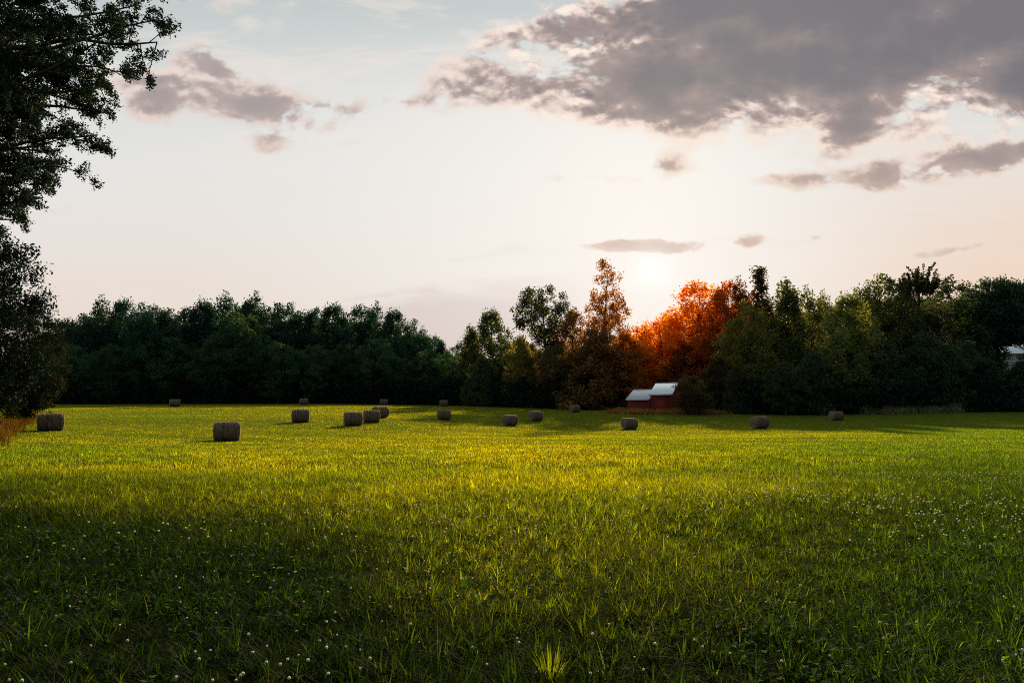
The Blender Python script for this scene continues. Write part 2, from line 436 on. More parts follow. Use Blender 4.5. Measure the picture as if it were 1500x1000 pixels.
def axis(lim_in, step, lim_out):
    a = list(np.arange(-lim_in, lim_in + .01, step)); s, x = step, lim_in
    while x < lim_out:
        s *= 1.35; x += s; a += [x, -x]
    return np.array(sorted(a))
gx, gy = axis(120, 2.0, 3000), axis(125, 2.0, 3000) + 95
X, Y = np.meshgrid(gx, gy)
Z = gz(X, Y)
nx, ny = len(gx), len(gy)
i, j = np.meshgrid(np.arange(ny - 1), np.arange(nx - 1), indexing='ij')
q = np.stack([i * nx + j, i * nx + j + 1, (i + 1) * nx + j + 1, (i + 1) * nx + j], -1).reshape(-1, 4)
lg = sward_light(X.ravel(), Y.ravel())[:, None] * np.clip((Y.ravel() + 5) / 10, 0, 1)[:, None]
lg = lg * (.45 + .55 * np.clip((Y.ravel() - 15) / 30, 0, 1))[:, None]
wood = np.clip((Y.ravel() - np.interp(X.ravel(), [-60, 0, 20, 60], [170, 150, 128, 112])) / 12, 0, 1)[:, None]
gcolr = np.array([.016, .020, .006]) * (1 - lg) + np.array([.118, .142, .016]) * lg  # near ground darkened to paint in the foreground shade
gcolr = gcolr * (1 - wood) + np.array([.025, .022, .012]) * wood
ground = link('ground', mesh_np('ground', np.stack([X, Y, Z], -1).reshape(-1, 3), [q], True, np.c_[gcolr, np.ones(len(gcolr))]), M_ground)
tag(ground, kind='structure', label='gently rolling hay meadow floor running back to the wood')

# ------------------------------------------------------------------ grass
def blades(x, y, h, w, az, lean, bend, tint, seg=2):
    n = len(x)
    z = gz(x, y) - .01
    ca, sa = np.cos(az), np.sin(az)
    fx, fy = -sa, ca                      # width direction
    tt = np.linspace(0, 1, seg + 1)
    V_ = np.empty((n, 2 * seg + 1, 3))
    for k, tk in enumerate(tt):
        off = h * (lean * tk + bend * tk * tk)
        zz = h * tk * np.sqrt(np.clip(1 - (lean + bend * tk) ** 2 * .5, .15, 1))
        cx, cyy = x + ca * off, y + sa * off
        ww = w * (1 - tk ** 1.6) * .5
        if k < seg:
            V_[:, 2 * k] = np.stack([cx - fx * ww, cyy - fy * ww, z + zz], -1)
            V_[:, 2 * k + 1] = np.stack([cx + fx * ww, cyy + fy * ww, z + zz], -1)
        else:
            V_[:, 2 * seg] = np.stack([cx, cyy, z + zz], -1)
    m = 2 * seg + 1
    base = (np.arange(n) * m)[:, None]
    qs = [base + np.array([2 * k, 2 * k + 1, 2 * k + 3, 2 * k + 2]) for k in range(seg - 1)]
    ts = base + np.array([2 * seg - 2, 2 * seg - 1, 2 * seg])
    col = np.repeat(np.c_[tint, np.ones(n)], m, axis=0)
    return V_.reshape(-1, 3), (np.concatenate(qs) if qs else np.zeros((0, 4), int)), ts, col

def sample(n, d0, d1, expo, half=.86, margin=2.5):
    """n points at distance d0..d1 with surface density ~ d**-expo"""
    a = 2 - expo
    uu = rng.random(n)
    d = (d0 ** a + uu * (d1 ** a - d0 ** a)) ** (1 / a)
    x = (rng.random(n) * 2 - 1) * (half * d + margin)
    return x, d

def tints(x, y, n):
    l = sward_light(x, y)
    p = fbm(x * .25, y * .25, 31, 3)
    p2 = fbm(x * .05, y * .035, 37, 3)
    dark = np.array([.008, .018, .0045]); mid = np.array([.112, .156, .011]); yel = np.array([.275, .240, .010]); far = mid  # dark: clover green with foreground shade painted in
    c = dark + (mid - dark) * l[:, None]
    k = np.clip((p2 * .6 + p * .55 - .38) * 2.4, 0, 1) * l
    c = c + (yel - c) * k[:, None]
    rt = np.clip((x / np.maximum(y, 1) - .28) / .35, 0, 1) * .75     # greener sward on the right, colour lightened further out against the tree shade
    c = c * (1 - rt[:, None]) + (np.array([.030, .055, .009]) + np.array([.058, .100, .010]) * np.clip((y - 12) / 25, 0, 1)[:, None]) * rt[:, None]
    dry = rng.random(n) < .06
    c[dry] = c[dry] * .35 + np.array([.030, .030, .012])
    fade = np.clip(28 / np.maximum(y, 1), .25, 1)
    row = 1 + .13 * np.sin((x * .30 + y * .95 + 3 * fbm(x * .03, y * .03, 93, 2)) * 2 * math.pi / 6.2) * np.clip((y - 22) / 25, 0, 1)
    c = c * row[:, None]
    jit = 1 + rng.normal(0, .16, (n, 1)) * fade[:, None]; hue = rng.normal(0, .10, n)
    c = c * np.clip(jit, .55, 1.6)
    c[:, 0] *= 1 + hue
    return np.clip(c, .004, .5)

gv, gq, gt, gcol, off = [], [], [], [], 0
def add_blades(*a, **k):
    global off
    v, q, t, c = blades(*a, **k)
    gv.append(v); gcol.append(c)
    if len(q): gq.append(q + off)
    gt.append(t + off); off += len(v)

def heights(x, y, n, base):
    p = fbm(x * .8, y * .8, 41, 2)
    return base * np.clip(rng.normal(1, .28, n), .35, 1.6) * (.55 + .9 * p)

# close tufts
nt_ = 18000
x, y = sample(nt_, 2.6, 16, 1.0)
k = 13
X_, Y_ = np.repeat(x, k), np.repeat(y, k)
n = len(X_)
az = rng.random(n) * 2 * math.pi
rr = rng.random(n) * .06
X_, Y_ = X_ + np.cos(az) * rr, Y_ + np.sin(az) * rr
hh = heights(X_, Y_, n, .128) * np.repeat(np.clip(rng.normal(1, .28, nt_), .5, 1.5), k)
add_blades(X_, Y_, hh, rng.uniform(.007, .0145, n), az, rng.uniform(.1, .8, n), rng.uniform(.1, .9, n), tints(X_, Y_, n) * np.repeat(np.clip(rng.lognormal(0, .5, nt_), .3, 2.6), k)[:, None], seg=3)
# close filling sward
n = 110000
x, y = sample(n, 2.6, 20, 1.0)
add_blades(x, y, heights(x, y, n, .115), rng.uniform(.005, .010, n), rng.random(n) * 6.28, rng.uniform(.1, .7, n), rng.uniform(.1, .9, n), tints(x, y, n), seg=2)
# middle distance
n = 300000
x, y = sample(n, 13, 60, 1.25)
hb = .145 - .075 * np.clip((y - 15) / 40, 0, 1)
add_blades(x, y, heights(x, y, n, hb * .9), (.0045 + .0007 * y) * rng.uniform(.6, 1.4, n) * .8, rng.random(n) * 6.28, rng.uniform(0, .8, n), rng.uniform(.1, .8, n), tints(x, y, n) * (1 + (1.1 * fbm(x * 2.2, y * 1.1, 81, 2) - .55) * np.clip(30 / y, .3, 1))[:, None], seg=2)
# far
n = 420000
x, y = sample(n, 50, 168, 1.2)
add_blades(x, y, heights(x, y, n, .065), .0006 * y * rng.uniform(.6, 1.4, n), rng.random(n) * 6.28, rng.uniform(0, .4, n), rng.uniform(.1, .6, n), tints(x, y, n), seg=1)
grass = link('grass', mesh_np('grass', np.concatenate(gv), [np.concatenate(gq), np.concatenate(gt)], False, np.concatenate(gcol)), M_blade)
tag(grass, 'yellow green meadow grass covering the whole field', 'grass', kind='stuff')

# clover leaves between the blades: three round leaflets each
nc = 26000
x, y = sample(nc, 2.6, 15, 1.0)
keep = rng.random(nc) < np.clip(1.1 - sward_light(x, y), 0, 1) * (fbm(x * .5, y * .5, 55, 2) > .40)
x, y = x[keep], y[keep]; nc = len(x)
zc = gz(x, y) + rng.uniform(.05, .14, nc)
a0 = rng.random(nc) * 6.28; s = rng.uniform(.006, .012, nc)
tx, ty = rng.normal(0, .3, nc), rng.normal(0, .3, nc)
vs_, n6 = [], 6
for lf in range(3):
    a = a0 + lf * 2.094
    cx, cyy = np.cos(a) * s, np.sin(a) * s
    for e in range(n6):
        b = e * 2 * math.pi / n6
        ox, oy = cx + np.cos(b) * s * .95, cyy + np.sin(b) * s * .95
        vs_.append(np.stack([x + ox, y + oy, zc + tx * ox + ty * oy], -1))
Vc = np.stack(vs_, 1).reshape(-1, 3)
fc = (np.arange(nc * 3) * n6)[:, None] + np.arange(n6)
cc = np.repeat(np.c_[np.array([.030, .075, .020]) * rng.uniform(.6, 1.5, (nc, 1)), np.ones(nc)], 18, axis=0)
clover = link('clover_leaves', mesh_np('clover_leaves', Vc, [fc], False, cc), M_blade)
tag(clover, 'low dark green clover growing through the foreground grass', 'clover', kind='stuff')

# clover flowers
def flower_geo():
    mb = MB()
    mb.tube([(0, 0, 0), (.004, .002, .06), (.002, 0, .125)], [.0016, .0014, .0012], 4)
    stem = mb
    hd = MB()
    r_ = random.Random(3)
    for k in range(46):
        zc_ = 1 - 2 * (k + .5) / 46
        ph = k * 2.39996
        rr_ = math.sqrt(1 - zc_ * zc_)
        dn = Vector((rr_ * math.cos(ph), rr_ * math.sin(ph), zc_))
        if zc_ < -.75: continue
        t1 = dn.orthogonal().normalized(); L_ = .0125 * r_.uniform(.8, 1.1)
        c0, c1 = dn * .002, dn * L_
        up = dn.cross(t1)
        wv_ = .0034
        hd.add([c0, (c0 + c1) * .55 + t1 * wv_, c1 + Vector((0, 0, .002)), (c0 + c1) * .55 - t1 * wv_], [(0, 1, 2, 3)])
        hd.add([c0, (c0 + c1) * .55 + up * wv_, c1, (c0 + c1) * .55 - up * wv_], [(0, 1, 2, 3)])
    return stem, hd
st_mb, hd_mb = flower_geo()
fl = empty('clover_flower')
fst = st_mb.build('stem', M_leaf, fl); fst.color = (.05, .09, .025, 1)
fhd = hd_mb.build('flower_head', M_petal, fl); fhd.location = (.002, 0, .13); fhd.color = (.82, .79, .74, 1)
tag(fl, 'small white clover flower head standing in the dark foreground grass', 'flower', 'white clover flowers in the foreground grass')
NF = 1700
x, y = sample(NF * 3, 3.4, 17, 1.0, half=.80, margin=.3)
pr = np.clip(1.15 - sward_light(x, y), 0, 1) * np.clip((fbm(x * .45, y * .45, 63, 2) - .34) * 4, 0, 1) * (.55 + .45 * np.clip(x / 4, -1, 1))
sel = rng.random(len(x)) < pr
x, y = x[sel][:NF], y[sel][:NF]
order = np.argsort(y)
x, y = x[order], y[order]
zf = gz(x, y)
for k in range(min(290, len(x))):
    o = fl if k == 0 else copy_tree(fl)
    o.location = (x[k], y[k], zf[k] + rng.uniform(-.01, .05))
    o.rotation_euler = (rng.normal(0, .18), rng.normal(0, .18), rng.random() * 6.28)
    s = rng.uniform(.55, .85); o.scale = (s, s, s)
# the many smaller ones further out as one mass
hv = np.concatenate(hd_mb.v)[::1]; hq = np.concatenate(hd_mb.q)
sel4 = np.arange(0, len(hq), 2); hq = hq[sel4]
rest = np.arange(290, len(x))
if len(rest):
    V_ = np.concatenate([hv * rng.uniform(.75, 1.15) + (x[k], y[k], zf[k] + rng.uniform(.12, .19)) for k in rest])
    Q_ = np.concatenate([hq + i * len(hv) for i, k in enumerate(rest)])
    o = link('clover_blossom', mesh_np('clover_blossom', V_, [Q_]), M_petal); o.color = (.82, .79, .74, 1)
    tag(o, 'scatter of smaller white clover heads further out in the grass', 'clover blossom', kind='stuff')

# the bright tuft in the foreground
tp = ground_pt(806, 985, 4.3)
n = 80
az = rng.random(n) * 6.28; rr = rng.random(n) ** .5 * .07
sv_ = (gv, gq, gt, gcol, off)
zt = gz1(tp[0], 4.3)
v, q, t, c = blades(tp[0] + np.cos(az) * rr, 4.3 + np.sin(az) * rr, rng.uniform(.12, .25, n), rng.uniform(.007, .012, n), az, rng.uniform(0, .25, n), rng.uniform(.05, .5, n), np.tile([.13, .15, .012], (n, 1)) * rng.uniform(.6, 1.2, (n, 1)), seg=3)
v = v - np.array([tp[0], 4.3, zt])
o = link('grass_tuft', mesh_np('grass_tuft', v, [q, t], False, c), M_blade)
o.location = (tp[0], 4.3, zt)
tag(o, 'bright yellow green grass tuft standing out of the dark foreground', 'grass tuft')

# ------------------------------------------------------------------ hay bales
def make_bale(seed):
    r_ = np.random.default_rng(seed)
    Rr, Lh = .68, .80
    root = empty('hay_bale')
    ns, nl = 64, 26
    th = np.arange(ns) * 2 * math.pi / ns
    ls = np.linspace(-1, 1, nl)
    prof = 1 - .085 * np.abs(ls) ** 8 + .012 * np.sin(ls * 19)
    V_ = np.empty((nl, ns, 3))
    T, LL = np.meshgrid(th, ls)
    lump = (fbm(np.cos(T) * 3 + 7, np.sin(T) * 3 + LL * 5 + 9, seed, 3) - .5) * .07
    rad = Rr * (prof[:, None] + lump)
    V_[..., 0] = LL * Lh * (1 + .02 * np.sin(3 * T + seed))
    V_[..., 1] = np.cos(T) * rad
    V_[..., 2] = np.sin(T) * rad * np.where(np.sin(T) < 0, .94, .99)
    z0 = V_[..., 2].min()
    i, j = np.meshgrid(np.arange(nl - 1), np.arange(ns), indexing='ij')
    q = np.stack([i * ns + j, (i + 1) * ns + j, (i + 1) * ns + (j + 1) % ns, i * ns + (j + 1) % ns], -1).reshape(-1, 4)
    body = link('bale_body', mesh_np('bale_body', V_.reshape(-1, 3) - [0, 0, z0], [q], True), M_hay, root)
    for side, row in ((-1, 0), (1, nl - 1)):
        rings = [V_[row] - [0, 0, z0]]
        cen = np.array([V_[row, :, 0].mean(), 0, -z0])
        for f in np.linspace(.86, .08, 9):
            rg = cen + (rings[0] - cen) * f
            rg[:, 0] += side * (.06 * (1 - f) + .022 * math.sin(f * 30)) + r_.normal(0, .008, ns)
            rings.append(rg)
        vv_ = np.concatenate(rings)
        i, j = np.meshgrid(np.arange(9), np.arange(ns), indexing='ij')
        qq = np.stack([i * ns + j, i * ns + (j + 1) % ns, (i + 1) * ns + (j + 1) % ns, (i + 1) * ns + j], -1).reshape(-1, 4)
        if side > 0: qq = qq[:, ::-1]
        tri = np.array([(9 * ns + k, 9 * ns + (k + 1) % ns, 10 * ns) for k in range(ns)])
        vv_ = np.concatenate([vv_, [vv_[9 * ns:].mean(0)]])
        link('end_face', mesh_np('end_face', vv_, [qq, tri], True), M_hayend, root)
    # loose straw lifting off the wrap and the rims
    n = 3200
    tt, ll = r_.random(n) * 6.283, r_.uniform(-1, 1, n)
    rim = r_.random(n) < .35
    ll[rim] = np.sign(ll[rim]) * r_.uniform(.9, 1.0, rim.sum())
    p = np.stack([ll * Lh, np.cos(tt) * Rr * .985, np.sin(tt) * Rr * .97 - z0], -1)
    p = p[p[:, 2] > .05]; tt = tt[:len(p)]; n = len(p)
    cen = np.array([0, 0, -z0])
    nrm = p - cen; nrm[:, 0] *= .15; nrm /= np.linalg.norm(nrm, axis=1)[:, None]
    dr = nrm * r_.uniform(.15, 1.0, (n, 1)) + r_.normal(0, .8, (n, 3)); dr /= np.linalg.norm(dr, axis=1)[:, None]
    dr[(dr * nrm).sum(1) < 0] *= -1
    w = np.cross(dr, r_.normal(0, 1, (n, 3))); w /= np.linalg.norm(w, axis=1)[:, None]
    L_ = r_.uniform(.04, .13, (n, 1))
    a, b_, c_ = p - w * .004, p + w * .004, p + dr * L_
    link('loose_straw', mesh_np('loose_straw', np.stack([a, b_, c_], 1).reshape(-1, 3), [np.arange(3 * n).reshape(-1, 3)]), M_straw, root).color = (.26, .20, .14, 1)
    return root
bale_protos = [make_bale(s) for s in (11, 12, 13)]
used = set()
for k, (px, py, D, yaw, s, lab) in enumerate(BALES):
    pr_ = k % 3
    o = bale_protos[pr_] if pr_ not in used else copy_tree(bale_protos[pr_])
    used.add(pr_)
    xx, yy, _ = ground_pt(px, py, D)
    o.location = (xx, yy, gz1(xx, yy) - .03)
    bearing = math.atan2(xx, yy)
    o.rotation_euler = (R(rng.uniform(-1.5, 1.5)), R(rng.uniform(-2, 2)), -bearing + R(yaw * (1.35 if yaw > 15 else 1)))
    o.scale = (s, s, s)
    tag(o, lab, 'hay bale', 'round hay bales lying about the meadow')

# ------------------------------------------------------------------ trees
def leaf_quads(cent, size, r_, up=.35):
    n = len(cent)
    nr = r_.normal(0, 1, (n, 3)); nr[:, 2] += up; nr /= np.linalg.norm(nr, axis=1)[:, None]
    a = np.cross(nr, r_.normal(0, 1, (n, 3))); a /= np.linalg.norm(a, axis=1)[:, None] + 1e-9
    b = np.cross(nr, a)
    s = size * r_.uniform(.6, 1.35, (n, 1))
    v = np.stack([cent - a * s * .6, cent + b * s * .36 - a * s * .05, cent + a * s * .6, cent - b * s * .36 - a * s * .05], 1)
    return v.reshape(-1, 3), np.arange(4 * n).reshape(-1, 4)

def make_tree(name, seed, H, Rm, h0, prof, ncl, lpc, leaf, clump, trunk_r, flat=.6, rise=.5, shell=.5, lump=.3, hexp=1.0, sway=.10):
    """prof(h in 0..1 of the crown) -> relative radius; leaves gather in clumps at the ends of limbs that leave the trunk"""
    r_ = np.random.default_rng(seed)
    root = empty(name)
    ph = r_.random(6) * 6.28
    hs = np.linspace(0, 1, 400)
    pw = np.array([max(prof(h), .03) for h in hs]) ** hexp
    cdf = np.cumsum(pw); cdf /= cdf[-1]
    hh = np.interp(r_.random(ncl), cdf, hs)
    an = r_.random(ncl) * 6.283
    lob = 1 + lump * (np.sin(2 * an + ph[0] + 3 * hh) * .5 + np.sin(3 * an + ph[1] - 5 * hh) * .4 + np.sin(5 * an + ph[2] + 11 * hh) * .4)
    rad = Rm * np.array([prof(h) for h in hh]) * lob * (1 - shell * (1 - r_.random(ncl) ** .5))
    zc_ = H * (h0 + (1 - h0) * hh)
    tx = lambda z: sway * Rm * (np.sin(z / H * 3 + ph[3]) - math.sin(ph[3]))
    ty = lambda z: sway * Rm * (np.sin(z / H * 2.4 + ph[4]) - math.sin(ph[4]))
    cen = np.stack([tx(zc_) + np.cos(an) * rad, ty(zc_) + np.sin(an) * rad, zc_], -1)
    # trunk and limbs
    mb = MB()
    zz = np.linspace(0, H * .97, 14)
    mb.tube(np.stack([tx(zz), ty(zz), zz - .3], -1), trunk_r * (1 - zz / H) ** .8 * np.where(zz < .5, 1.25, 1) + .015, 9)
    for k in range(ncl):
        if k % 2 and ncl > 150: continue
        e = cen[k]
        zb = max(e[2] - rise * (abs(rad[k]) + .4) - r_.random() * .4, H * h0 * .55)
        s0 = np.array([tx(zb), ty(zb), zb])
        mid = (s0 + e) / 2 + np.array([0, 0, -.12 * rad[k]]) + r_.normal(0, .06, 3) * rad[k]
        tq = np.linspace(0, 1, 6)[:, None]
        path = s0 * (1 - tq) ** 2 + 2 * mid * tq * (1 - tq) + e * tq ** 2
        rb = max(.022, trunk_r * .32 * (1 - zb / H) ** .7)
        mb.tube(path, np.linspace(rb, .012, 6), 5)
    mb.build('trunk', M_bark, root, True)
    sz = clump * r_.uniform(.55, 1.35, ncl)
    cnt = np.maximum(8, (lpc * (sz / clump) ** 2 * r_.uniform(.6, 1.3, ncl)).astype(int))
    idx = np.repeat(np.arange(ncl), cnt)
    o3 = r_.normal(0, 1, (len(idx), 3)); o3 /= np.linalg.norm(o3, axis=1)[:, None]
    o3 *= (r_.random((len(idx), 1)) ** .45) * sz[idx][:, None]
    # sprigs sticking out of each clump
    o3 *= (1 + .35 * np.sin(o3[:, :1] * 9 / clump + idx[:, None]) * np.sin(o3[:, 1:2] * 8 / clump + 2 * idx[:, None]))
    o3[:, 2] *= flat
    v, q = leaf_quads(cen[idx] + o3, leaf, r_)
    cr = link('crown', mesh_np('crown', v, [q]), M_leaf, root)
    return root

sm = lambda a, b, x: (lambda t: t * t * (3 - 2 * t))(min(1, max(0, (x - a) / (b - a))))
P_round = lambda h: max(0, math.sin(math.pi * min(1, (h * .92 + .06))) ** .6)
P_tall = lambda h: max(.05, (sm(0, .25, h) * .55 + .45) * (1 - h ** 2.6) ** .7)
P_oval = lambda h: max(.05, math.sin(math.pi * (h * .85 + .1)) ** .75)
P_cone = lambda h: max(.05, (1 - h) ** .75 * (.6 + .4 * sm(0, .15, h)))
P_spire = lambda h: max(.10, (1 - sm(.15, .95, h) * .88) * (.75 + .25 * math.sin(h * 17)))
P_wisp = lambda h: (.95 - .25 * h) if h < .52 else max(.16, .82 - 1.55 * (h - .52)) + (.10 if h > .86 else 0)
P_fan = lambda h: .45 + .55 * h
P_low = lambda h: max(.05, (1 - h ** 2.2))

PROTO = {
    'round': make_tree('broadleaf_tree', 1, 24, 6.3, .10, P_round, 260, 72, .42, 1.35, .36, flat=.85),
    'tall': make_tree('broadleaf_tree', 2, 25, 5.2, .10, P_tall, 270, 70, .42, 1.05, .34, lump=.36, flat=1.35),
    'oval': make_tree('broadleaf_tree', 3, 24, 5.6, .12, P_oval, 260, 70, .42, 1.2, .34, lump=.4, flat=1.05),
    'cone': make_tree('broadleaf_tree', 4, 22, 4.6, .06, P_cone, 230, 64, .40, .95, .28, lump=.25, rise=.35, flat=1.4),
    'loose': make_tree('broadleaf_tree', 5, 25, 5.6, .18, P_tall, 180, 66, .40, 1.0, .32, lump=.5, shell=.7, flat=1.3),
    'low': make_tree('broadleaf_tree', 6, 15, 5.4, .02, P_low, 250, 66, .38, 1.1, .22, lump=.3, flat=.9),
    'mixed': make_tree('broadleaf_tree', 8, 24, 6.0, .10, P_oval, 270, 64, .40, 1.1, .34, lump=.55, shell=.6, flat=1.1),
}
first = set()
TOPS = {}

def plant(kind, px, top, D, wid=1.0, tint=(.035, .055, .018), label=None, group=None, proto=None, name=None, ztop=None):
    """px, top: where the crown's tip stands in the photograph; D: distance in metres"""
    src = proto or PROTO[kind]
    o = src if id(src) not in first else copy_tree(src)
    first.add(id(src))
    xx, yy, zt_ = ground_pt(px, top, D)
    zg = gz1(xx, yy)
    if src.name not in TOPS:
        me = [ch for ch in src.children if ch.name.startswith('crown')][0].data
        co = np.empty(len(me.vertices) * 3, np.float32); me.vertices.foreach_get('co', co)
        TOPS[src.name] = float(np.percentile(co[2::3], 99.8))
    s = (zt_ - zg) / TOPS[src.name]
    o.location = (xx, yy, zg - .1)
    o.rotation_euler = (0, 0, rng.random() * 6.28 if proto is None else 0)
    o.scale = (s * wid, s * wid, s)
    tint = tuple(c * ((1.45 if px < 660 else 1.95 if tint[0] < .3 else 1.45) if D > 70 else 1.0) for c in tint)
    for ch in o.children:
        if ch.name.startswith('crown'):
            ch.color = (*tint, 1)
            if tint[0] > .3:
                ch.material_slots[0].link = 'OBJECT'; ch.material_slots[0].material = M_leaf_glow
    tag(o, label, 'tree', group)
    return o

DK = (.017, .050, .034)          # cool dark green wood on the left
GL = 'trees of the far wood behind the left half of the field'
LL = 'dark green broadleaf tree in the unbroken far wood behind the left half of the field'
left = [(95, 468, 'round'), (122, 462, 'oval'), (158, 436, 'loose'), (186, 440, 'tall'), (215, 447, 'oval'), (243, 450, 'mixed'), (268, 452, 'round'), (296, 440, 'tall'), (322, 431, 'loose'), (350, 444, 'mixed'),
        (374, 432, 'loose'), (402, 445, 'round'), (432, 447, 'oval'), (462, 451, 'mixed'), (492, 447, 'tall'), (522, 449, 'round'), (550, 446, 'loose'), (578, 455, 'tall'), (602, 470, 'oval'), (625, 480, 'loose'), (645, 497, 'cone')]
for k, (px, top, kd) in enumerate(left):
    j = rng.uniform(.75, 1.25)
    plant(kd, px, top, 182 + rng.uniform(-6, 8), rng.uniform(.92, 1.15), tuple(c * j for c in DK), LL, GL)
# second row closing the gaps, a little lower
for px in range(60, 680, 34):
    j = rng.uniform(.7, 1.1)
    topb = np.interp(px, [60, 150, 320, 400, 550, 600, 660], [475, 462, 458, 462, 465, 486, 503]) + rng.uniform(-4, 8)
    plant(random.choice(['round', 'oval', 'mixed']), px, topb, 196 + rng.uniform(-3, 6), 1.25, tuple(c * j for c in DK), LL, GL)
# lower trees in front of the far wood
GF = 'lower trees along the front of the far wood'
LF = 'lower leafy tree at the front edge of the far wood, mid green'
for px, top, kd in [(62, 500, 'low'), (110, 510, 'low'), (165, 505, 'round'), (210, 515, 'low'), (255, 500, 'round'), (318, 492, 'oval'), (365, 470, 'round'), (410, 505, 'low'), (455, 510, 'round'), (500, 515, 'low'), (545, 505, 'round'), (590, 520, 'low'), (630, 522, 'low'), (664, 506, 'low')]:
    j = rng.uniform(.8, 1.2)
    kd = {'low': random.choice(['mixed', 'oval', 'mixed', 'round']), 'round': 'mixed'}.get(kd, kd)
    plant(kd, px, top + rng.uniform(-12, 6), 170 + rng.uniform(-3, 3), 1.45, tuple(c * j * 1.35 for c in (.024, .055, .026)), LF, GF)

# centre
OL = (.055, .062, .018)
plant('cone', 690, 478, 163, 1.2, OL, 'small pointed tree left of the leafy twin topped tree')
plant('tall', 721, 455, 160, 1.05, (.045, .066, .020), 'leafy green tree with a rounded top, standing left of the tall dark umbrella topped tree')
plant('low', 762, 492, 150, .8, (.11, .105, .022), 'low yellow green bushy tree in front of the tall umbrella topped tree')
plant('loose', 748, 500, 166, 1.0, OL, 'thin gappy tree between the twin topped and the umbrella topped trees')
plant('low', 705, 520, 150, 1.0, (.04, .055, .02), 'dark low tree at the field edge left of the yellow green bush')
P_umb = lambda h: .42 if h < .18 else max(.08, 1.0 * math.sin(math.pi * min(1, max(0, (h - .12) / .92))) ** .55)
umb = make_tree('broadleaf_tree', 21, 27, 6.0, .42, P_umb, 170, 72, .38, 1.05, .34, flat=1.0, lump=.35, hexp=1.4, rise=.8)
plant('umb', 797, 418, 150, 1.02, (.036, .044, .016), 'tall dark tree with an umbrella shaped top on a bare trunk', proto=umb, ztop=27)
plant('mixed', 778, 500, 156, .9, (.06, .055, .018), 'olive tree filling in beneath the umbrella topped crown')
wisp = make_tree('broadleaf_tree', 22, 32, 7.2, .10, P_wisp, 340, 44, .40, .85, .33, flat=1.3, lump=.35, shell=.75, hexp=.8, rise=.9)
plant('wisp', 882, 384, 146, 1.0, (.165, .074, .014), 'tallest tree with a thin wispy open top, left of the gap under the sun', proto=wisp, ztop=32)  # warm leaf tints from here on hold painted glow from the sun
plant('loose', 838, 455, 150, 1.3, (.125, .062, .015), 'open tree, leaves tinted brownish with sun glow, between the umbrella topped and the wispy tallest tree')
plant('round', 815, 505, 141, 1.1, (.065, .052, .018), 'bushy green tree, sun glow tinted brown into its leaves, at the field edge below the wispy tallest tree, on its left')
plant('low', 866, 482, 138, 1.25, (.110, .058, .015), 'dusky low tree tinted brown with sun glow, right at the foot of the wispy tallest tree')
plant('low', 912, 486, 140, 1.0, (.23, .088, .014), 'low tree tinted rusty brown with painted sun glow, close behind the left end of the red barn')
plant('low', 940, 478, 152, 1.15, (.46, .17, .012), 'low tree with orange sun glow put into its leaves, in the gap under the sun')
# right of the sun: its warm glow painted into the leaf colours as orange
GLOW_OR = (.52, .185, .010)
plant('round', 1012, 416, 148, 1.22, GLOW_OR, 'big round tree right of the sun, its glow painted orange into the leaves, behind the red barn')
plant('oval', 968, 462, 144, 1.1, (.54, .22, .014), 'smaller tree with painted orange sun glow at the left shoulder of the big round one')
plant('mixed', 1062, 412, 136, .92, (.22, .062, .010), 'tree with sun glow painted deep red orange at the right shoulder of the big round one')
plant('low', 1000, 500, 140, 1.0, (.15, .042, .010), 'dark low tree, leaves coloured rust for the sun glow, close behind the right end of the red barn')
# right
RT = (.068, .085, .024)
spire = make_tree('conifer_tree', 23, 27, 4.2, .05, P_spire, 260, 60, .34, .85, .30, lump=.2, rise=.2, hexp=.55, flat=1.1)
plant('spire', 1118, 391, 126, 1.4, (.045, .034, .016), 'tall narrow dark spire shaped tree above the right hand wood', proto=spire, ztop=27)
plant('loose', 1088, 408, 131, .85, (.085, .036, .012), 'open tree tinted reddish brown with sun glow between the orange tinted trees and the dark spire')  # reddish tint is the outer part of the painted sun glow
plant('oval', 1095, 442, 117, .92, (.105, .105, .022), 'olive yellow full tree in front of the dark spire tree')
plant('cone', 1152, 413, 122, 1.15, (.062, .076, .022), 'pointed green tree just right of the dark spire tree')
plant('loose', 1186, 421, 124, .9, RT, 'open topped tree, left of two between the pointed green tree and the pale leafy one')
plant('loose', 1212, 428, 126, .85, RT, 'open topped tree, right of two between the pointed green tree and the pale leafy one')
plant('mixed', 1148, 528, 106, 1.25, (.034, .050, .017), 'small bushy green tree at the field edge below the dark spire tree')
plant('tall', 1240, 432, 110, 1.12, (.088, .108, .030), 'pale green leafy tree standing forward of the right hand wood')
plant('oval', 1284, 407, 120, 1.0, (.068, .085, .024), 'tall full green tree right behind the pale leafy one')
P_fn = lambda h: .30 + .75 * h ** .7
